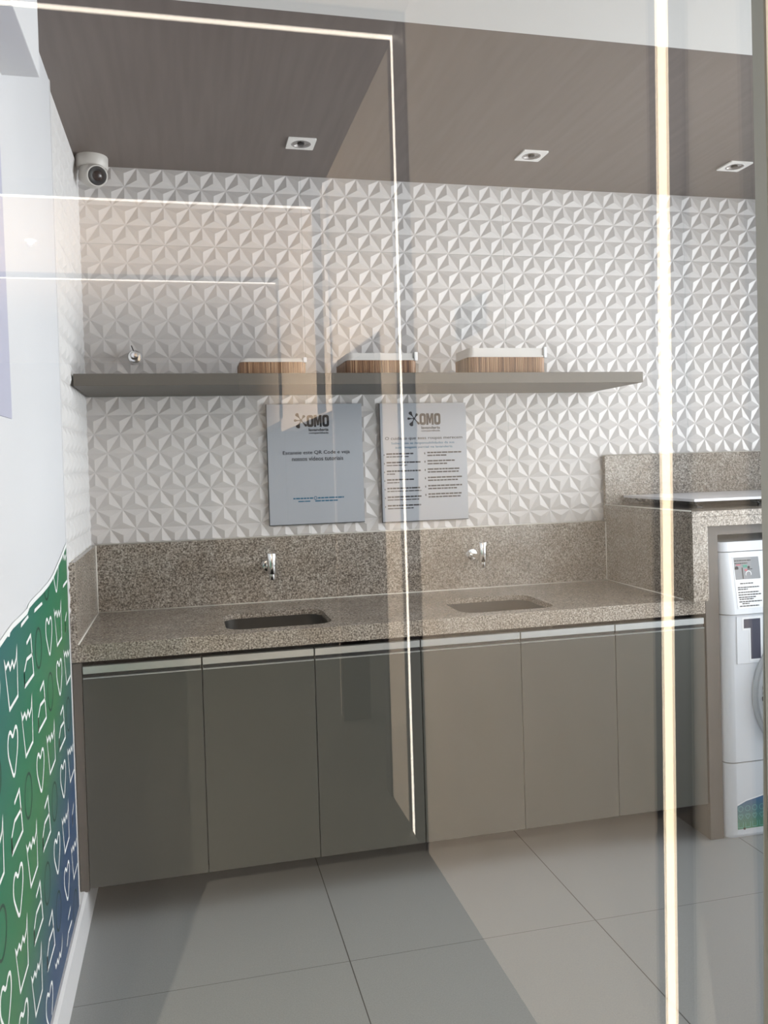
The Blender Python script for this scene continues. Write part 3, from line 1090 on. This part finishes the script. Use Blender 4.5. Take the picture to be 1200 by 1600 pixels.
SX0, SX1, SZ0, SZ1 = 1.966, 2.078, 0.860, 1.050
bm = bmesh.new(); sbox(bm, SX0, SX1, SZ0, SZ1, 0.0010, 0.0)
st = obj('instruction_sticker', bm, MT['paper'], wm)
bm = bmesh.new(); sbox(bm, SX0 + .004, SX1 - .002, 0.965, 1.046, 0.0014, 0.0011)
obj('picture_area', bm, MT['print_grey'], st)
bm = bmesh.new()
for z, a, c in ((1.034, .006, .075), (1.024, .006, .060), (.950, .02, .075), (.936, .008, .100), (.929, .008, .05), (.918, .008, .095), (.909, .008, .104),
                (.900, .008, .082), (.893, .01, .07), (.884, .008, .104), (.877, .02, .05), (.868, .008, .09)):
    x = SX0 + a
    while x < SX0 + c:
        w_ = random.uniform(.006, .014)
        sbox(bm, x, min(x + w_, SX0 + c), z - .0019, z + .0019, 0.0019, 0.0014)
        x += w_ + .002
sbox(bm, SX0 + .034, SX0 + .038, .967, 1.008, 0.0019, .0014)
sbox(bm, SX0 + .058, SX0 + .078, 1.0, 1.003, 0.0019, .0014)
for cx_, cz_, rd in ((.012, 1.006, .008), (.064, 1.008, .005)):
    lathe(bm, [(0, 0), (rd, 0), (rd, .0004), (0, .0004)], axis_mat((SX0 + cx_, ypan(cz_) - .0016, cz_), (0, -1, 0)), 16, False)
obj('printed_text', bm, MT['print_black'], st)
bm = bmesh.new(); sbox(bm, SX0 + .040, SX0 + .058, 1.008, 1.018, .0019, .0014); obj('green_mark', bm, MT['print_green'], st)
bm = bmesh.new(); sbox(bm, SX0 + .046, SX0 + .056, .996, 1.001, .0019, .0014); obj('red_mark', bm, MT['print_red'], st)
bm = bmesh.new(); sbox(bm, SX0 + .012, SX0 + .030, 1.017, 1.020, .0019, .0014)
obj('red_mark', bm, MT['print_red'], st)
bm = bmesh.new(); lathe(bm, [(.010, 0), (.013, 0), (.013, .0004), (.010, .0004)], axis_mat((SX0 + .060, ypan(.983) - .0016, .983), (0, -1, 0)), 20, False)
obj('ring_mark', bm, MT['paper'], st)
# printed film on the lower panel
bm = bmesh.new()
prism(bm, [(1.952, 0.034), (2.60, 0.034), (2.60, 0.19), (2.35, 0.180), (2.2, 0.165), (2.10, 0.158), (2.04, 0.146), (1.99, 0.137), (1.952, 0.122)], 'y', WY - 0.0006, WY)
pf = obj('printed_film', bm, MT['print_small'], wm)
bm = bmesh.new()
k = 0
for x in [1.965 + .030 * i for i in range(20)]:
    for z in (.050, .080, .110):
        k += 1
        s = .010
        if k % 3 == 0:
            pts = [(x + s * math.cos(2 * PI * i / 12), z + s * math.sin(2 * PI * i / 12)) for i in range(12)]
        elif k % 3 == 1:
            pts = [(x - s, z + s), (x - s, z - s), (x + s, z - s), (x + s, z + s)]
        else:
            pts = [(x, z - s), (x - s, z + s * .4), (x - s * .4, z + s), (x, z + s * .5), (x + s * .4, z + s), (x + s, z + s * .4)]
        n = len(pts)
        for i in range(n - (1 if k % 3 == 1 else 0)):
            p, q = Vector(pts[i]), Vector(pts[(i + 1) % n])
            d_ = (q - p).normalized(); nn = Vector((-d_.y, d_.x)) * .0009
            bm.faces.new([bm.verts.new((c.x, WY - .0012, c.y)) for c in (p + nn, p - nn, q - nn, q + nn)])
obj('icon_pattern', bm, mat('pale_teal_line', (0.12, 0.38, 0.36), 0.5), pf)
bm = bmesh.new()
ed = [(1.952, 0.123), (1.99, 0.138), (2.04, 0.147), (2.10, 0.159), (2.2, 0.166), (2.35, 0.181)]
for p, q in zip(ed, ed[1:]):
    bm.faces.new([bm.verts.new((a, WY - .0012, c)) for a, c in (p, q, (q[0], q[1] + .005), (p[0], p[1] + .005))])
obj('white_border', bm, MT['paper'], pf)

# ------------------------------------------------------------------ shelf and what stands on it
ZS = 1.7614
bm = bmesh.new(); box(bm, -0.355, 1.735, 2.9364, YB - 0.002, ZS - 0.0405, ZS, 0.0012)
tag(obj('wall_shelf', bm, MT['shelf']), 'long grey-taupe floating shelf on the white relief tile wall', 'shelf')


def basket(x0, x1, y0, y1, hs, hl, label, r=0.02, post=True):
    rt = root('bamboo_basket', label, 'basket', ((x0 + x1) / 2, (y0 + y1) / 2, ZS), 'bamboo baskets on the wall shelf')
    z0 = ZS + 0.0005

    def wall(o_, th, za, zb_):
        bm = bmesh.new()
        A = rrect(x0 - o_, x1 + o_, y0 - o_, y1 + o_, r, 5)
        B = rrect(x0 - o_ + th, x1 + o_ - th, y0 - o_ + th, y1 + o_ - th, max(r - th, .004), 5)
        n = len(A)
        V = [[bm.verts.new((p[0], p[1], z)) for p in P] for P, z in ((A, za), (A, zb_), (B, zb_), (B, za))]
        for i in range(4):
            a, c = V[i], V[(i + 1) % 4]
            for k in range(n):
                bm.faces.new((a[k], a[(k + 1) % n], c[(k + 1) % n], c[k]))
        return bm
    bm = wall(0, .005, z0, z0 + hs)
    # vertical slat grooves: thin raised slats on the outside
    n = int((x1 - x0 - 2 * r) / .0075)
    for i in range(n):
        xx = x0 + r + i * .0075
        box(bm, xx, xx + .0058, y0 - .0018, y0 + .001, z0 + .001, z0 + hs - .001)
        box(bm, xx, xx + .0058, y1 - .001, y1 + .0018, z0 + .001, z0 + hs - .001)
    n = int((y1 - y0 - 2 * r) / .0075)
    for i in range(n):
        yy = y0 + r + i * .0075
        box(bm, x0 - .0018, x0 + .001, yy, yy + .0058, z0 + .001, z0 + hs - .001)
        box(bm, x1 - .001, x1 + .0018, yy, yy + .0058, z0 + .001, z0 + hs - .001)
    box(bm, x0 + .004, x1 - .004, y0 + .004, y1 - .004, z0, z0 + .004)
    obj('basket_body', bm, MT['bamboo'], rt)
    bm = wall(0.0025, .004, z0 + hs, z0 + hs + .006)
    lip = obj('rim', bm, MT['liner'], rt)
    if hl > .008:
        bm = wall(-0.002, .003, z0 + .01, z0 + hs + hl)
        obj('liner', bm, MT['liner'], rt)
    bm = bmesh.new(); box(bm, x1 - .008, x1 + .004, y0 - .004, y0 + .012, z0 + hs - .002, z0 + hs + hl + .004, .002)
    obj('liner_tab', bm, MT['paper'], rt)
    return rt


basket(0.196, 0.424, 2.965, 3.16, 0.042, 0.012, 'smallest bamboo basket with white rim, leftmost on the shelf')
basket(0.575, 0.833, 2.965, 3.20, 0.048, 0.026, 'slatted bamboo basket with white liner, middle one on the shelf')
basket(1.035, 1.343, 2.965, 3.14, 0.060, 0.034, 'widest bamboo basket with tall white liner, rightmost on the shelf')

vk = root('wall_valve', 'small round chrome valve knob on the tile wall above the left of the shelf', 'valve', (-0.178, YB - .012, 1.871))
P0 = (-0.178, YB - 0.001, 1.871)
bm = bmesh.new(); lathe(bm, [(0, 0), (0.027, 0), (0.028, 0.014), (0.024, 0.022), (0.018, 0.024), (0, 0.024)], axis_mat(P0, (0, -1, 0)), 32, False)
obj('flange', bm, MT['chrome'], vk)
bm = bmesh.new(); lathe(bm, [(0, 0.022), (0.011, 0.022), (0.012, 0.05), (0.016, 0.055), (0.016, 0.062), (0.010, 0.070), (0, 0.071)], axis_mat(P0, (0, -1, 0)), 28, False)
obj('knob', bm, MT['chrome'], vk)
bm = bmesh.new(); cyl(bm, (-0.182, YB - 0.03, 1.893), (-0.189, YB - 0.03, 1.913), 0.0022, 10)
obj('pin', bm, MT['black'], vk)

# ------------------------------------------------------------------ two acrylic signs
YS = YB - 0.0185


def sign(x0, x1, z0, z1, label):
    r = root('acrylic_sign', label, 'sign', ((x0 + x1) / 2, YS, z0), 'acrylic signs under the shelf')
    bm = bmesh.new(); box(bm, x0, x1, YS, YS + 0.004, z0, z1)
    obj('panel', bm, MT['sign'], r)
    bm = bmesh.new(); box(bm, x0 - .003, x0, YS + .0002, YS + 0.0055, z0 - .003, z1); box(bm, x0, x1, YS + .0002, YS + 0.0055, z0 - .003, z0)
    obj('edge', bm, MT['sign_edge'], r)
    return r


def splash(bm, cx, cz, s):
    """ink-splat mark: drops radiating from a small centre"""
    arms = [(125, 1.0, .22), (55, .72, .17), (180, .85, .15), (242, 1.0, .26), (-48, .95, .14)]
    for a, l_, w_ in arms:
        a = math.radians(a)
        d_ = Vector((math.cos(a), math.sin(a))); n_ = Vector((-d_.y, d_.x))
        prof = [(0, .06), (.35, .045), (.6, w_ * .55), (.8, w_), (.93, w_ * .85), (1.0, w_ * .35)]
        L_ = [Vector((cx, cz)) + (d_ * p * l_ + n_ * q) * s for p, q in prof]
        R_ = [Vector((cx, cz)) + (d_ * p * l_ - n_ * q) * s for p, q in prof]
        prism(bm, [(p.x, p.y) for p in L_ + R_[::-1]], 'y', YS - .0007, YS - .0001)
    prism(bm, [(cx + .13 * s * math.cos(i * PI / 6), cz + .13 * s * math.sin(i * PI / 6)) for i in range(12)], 'y', YS - .0008, YS - .0001)


SC = 0.00257


def line(bm, body, xc, zc, w, h, bold=0.0, y=None):
    put(bm, text_bm(body, w, h, bold), (xc, (YS if y is None else y) - .0001, zc))


def bars(bm, x0, x1, z, h):
    x = x0
    while x < x1 - .002:
        w_ = random.uniform(.008, .026)
        e_ = min(x + w_, x1)
        box(bm, x, e_, YS - .0006, YS - .0001, z - h / 2, z + h / 2)
        x = e_ + .0022


def logo(r, xl, zt):
    """xl, zt: left / top of the mark"""
    bm = bmesh.new()
    splash(bm, xl + .030, zt - .034, .034)
    zb_, h_ = zt - .061, .048
    for x0_, w_ in ((xl + .053, .027), (xl + .116, .027)):
        lp_o = rrect(x0_, x0_ + w_, zb_, zb_ + h_, .010, 5)
        lp_i = rrect(x0_ + .0092, x0_ + w_ - .0092, zb_ + .010, zb_ + h_ - .010, .004, 5)
        n_ = len(lp_o)
        for k_ in range(n_):
            q_ = (k_ + 1) % n_
            prism(bm, [lp_o[k_], lp_o[q_], lp_i[q_], lp_i[k_]], 'y', YS - .0008, YS - .0001)
    xm = xl + .082
    prism(bm, [(xm, zb_), (xm + .008, zb_), (xm + .008, zb_ + .030), (xm + .0125, zb_ + .006), (xm + .0185, zb_ + .006), (xm + .023, zb_ + .030),
               (xm + .023, zb_), (xm + .031, zb_), (xm + .031, zb_ + h_), (xm + .0205, zb_ + h_), (xm + .0155, zb_ + .024), (xm + .0105, zb_ + h_), (xm, zb_ + h_)],
          'y', YS - .0008, YS - .0001)
    line(bm, 'lavanderia', xl + .100, zt - .072, .080, .0115, .02)
    line(bm, 'compartilhada', xl + .100, zt - .086, .080, .0095, .01)
    obj('logo', bm, MT['print_black'], r)


a = sign(0.3165, 0.7015, 1.2025, 1.6835, 'grey acrylic sign with the splash logo and video tutorial text, left of the two')
logo(a, 0.423, 1.652)
bm = bmesh.new()
line(bm, 'Escaneie este QR Code e veja', 0.512, 1.487, .272, .019, .006)
line(bm, 'nossos vídeos tutoriais', 0.516, 1.464, .208, .017, .006)
obj('heading', bm, MT['print_black'], a)
bm = bmesh.new()
bars(bm, .412, .492, 1.305, .0055); bars(bm, .512, .618, 1.305, .0055); bars(bm, .432, .480, 1.293, .0045); bars(bm, .500, .592, 1.293, .0055)
lathe(bm, [(.0045, 0), (.007, 0), (.007, .0005), (.0045, .0005)], axis_mat((.502, YS, 1.305), (0, -1, 0)), 16, False)
obj('small_print', bm, MT['print_blue'], a)

s = sign(0.7785, 1.1480, 1.1955, 1.6815, 'pale acrylic sign with the splash logo and two columns of rules, right of the two')
logo(s, 0.893, 1.652)
bm = bmesh.new(); line(bm, 'O cuidado que suas roupas merecem', 0.963, 1.536, .333, .0165, .004)
obj('heading', bm, MT['print_black'], s)
bm = bmesh.new()
line(bm, 'Saiba quais as responsabilidades da sua', .958, 1.516, .272, .0125, .004)
line(bm, 'autolavagem parcial na lavanderia', .962, 1.499, .246, .0125, .004)
obj('subheading', bm, MT['print_blue'], s)
bm = bmesh.new()
L1 = [(.115, .095), (.145, .088), (.145, .035), (.115, .052), (.140, .145), (.145, .135), (.142, .110)]
L2 = [(.148, .083), (.122, .085), (.140, .138), (.150, .130), (.148, .125), (.145, .140)]
for i, (w1, w2) in enumerate(L1):
    z = 1.474 - i * .0355
    bars(bm, .800, .800 + w1, z, .0058); bars(bm, .800, .800 + w2, z - .012, .0042)
    box(bm, .789, .792, YS - .0006, YS - .0001, z - .007, z - .001)
for i, (w1, w2) in enumerate(L2):
    z = 1.476 - i * .0345
    bars(bm, .975, .975 + w1, z, .0058); bars(bm, .975, .975 + w2, z - .012, .0055)
    box(bm, .962, .966, YS - .0006, YS - .0001, z - .007, z + .001)
obj('rules_text', bm, MT['print_black'], s)

# ------------------------------------------------------------------ ceiling spots
def spot(x, y, label):
    r = root('ceiling_spot', label, 'ceiling light', (x, y, HC), 'square recessed spots in the dark ceiling')
    bm = bmesh.new()
    w = 0.05
    lp = rrect(x - w, x + w, y - w, y + w, .004, 3)
    n = 36
    A = [bm.verts.new((p[0], p[1], HC - .0005)) for p in lp]; B = [bm.verts.new((p[0], p[1], HC - .006)) for p in lp]
    for i in range(len(A)): bm.faces.new((A[i], A[(i + 1) % len(A)], B[(i + 1) % len(A)], B[i]))
    C_ = [bm.verts.new((x + .036 * math.cos(2 * PI * i / n), y + .036 * math.sin(2 * PI * i / n), HC - .006)) for i in range(n)]
    ed_ = [bm.edges.get((B[i], B[(i + 1) % len(B)])) for i in range(len(B))] + [bm.edges.new((C_[i], C_[(i + 1) % n])) for i in range(n)]
    bmesh.ops.triangle_fill(bm, use_beauty=True, edges=ed_)
    bmesh.ops.recalc_face_normals(bm, faces=bm.faces[:])
    obj('frame', bm, MT['spot_white'], r)
    m4 = Matrix.Translation((x, y, HC))
    bm = bmesh.new(); lathe(bm, [(.036, -.006), (.031, -.0052), (.0305, -.0015), (.024, -.002), (0.024, -.001), (0, -.001)], m4, 36, False)
    obj('reflector', bm, MT['spot_glass'], r)
    bm = bmesh.new(); lathe(bm, [(.013, -.0015), (.013, -.006), (.009, -.008), (0, -.0085)], m4, 24, False)
    obj('lamp', bm, MT['black'], r)
    return r


sp1 = spot(0.439, 3.016, 'square white recessed spot, leftmost in the dark ceiling')
copy_thing(sp1, (1.321, 3.001, HC), 'square white recessed spot, middle of the three in the dark ceiling')
copy_thing(sp1, (2.195, 2.985, HC), 'square white recessed spot, rightmost in the dark ceiling')

# ------------------------------------------------------------------ turret camera in the ceiling corner
cx, cy = -0.303, 3.275
sc = root('security_camera', 'white turret security camera at the ceiling corner above the left wall', 'security camera', (cx, cy, HC))
bm = bmesh.new(); lathe(bm, [(0, 0), (.057, 0), (.058, -.004), (.057, -.036), (.053, -.042), (0, -.042)], Matrix.Translation((cx, cy, HC)), 40, False)
obj('base', bm, MT['cam_white'], sc)
bc = Vector((cx + .003, cy - .006, HC - .064))
bm = bmesh.new(); lathe(bm, [(.050 * math.sin(PI * i / 18), -.050 * math.cos(PI * i / 18)) for i in range(19)], Matrix.Translation(bc), 36, False)
obj('ball_housing', bm, MT['cam_white'], sc)
dv = Vector((0.34, -0.86, -0.36)).normalized()
bm = bmesh.new(); lathe(bm, [(.0, .028), (.036, .028), (.039, .034), (.0395, .054), (.037, .058), (.0335, .058), (.0335, .053), (0, .053)], axis_mat(bc, dv), 40, False)
hs = obj('lens_hood', bm, MT['cam_white'], sc)
bm = bmesh.new(); lathe(bm, [(.0, .0535), (.0330, .0535), (.0333, .0572), (.022, .0580), (.018, .0565), (0, .0565)], axis_mat(bc, dv), 36, False)
obj('lens_window', bm, MT['black'], hs)
bm = bmesh.new(); lathe(bm, [(0.0175, .0570), (.012, .0605), (.005, .0615), (0, .0615)], axis_mat(bc, dv), 28, False)
obj('lens', bm, MT['lens'], hs)

# tidy helper properties
for o in bpy.data.objects:
    if '_o' in o: del o['_o']
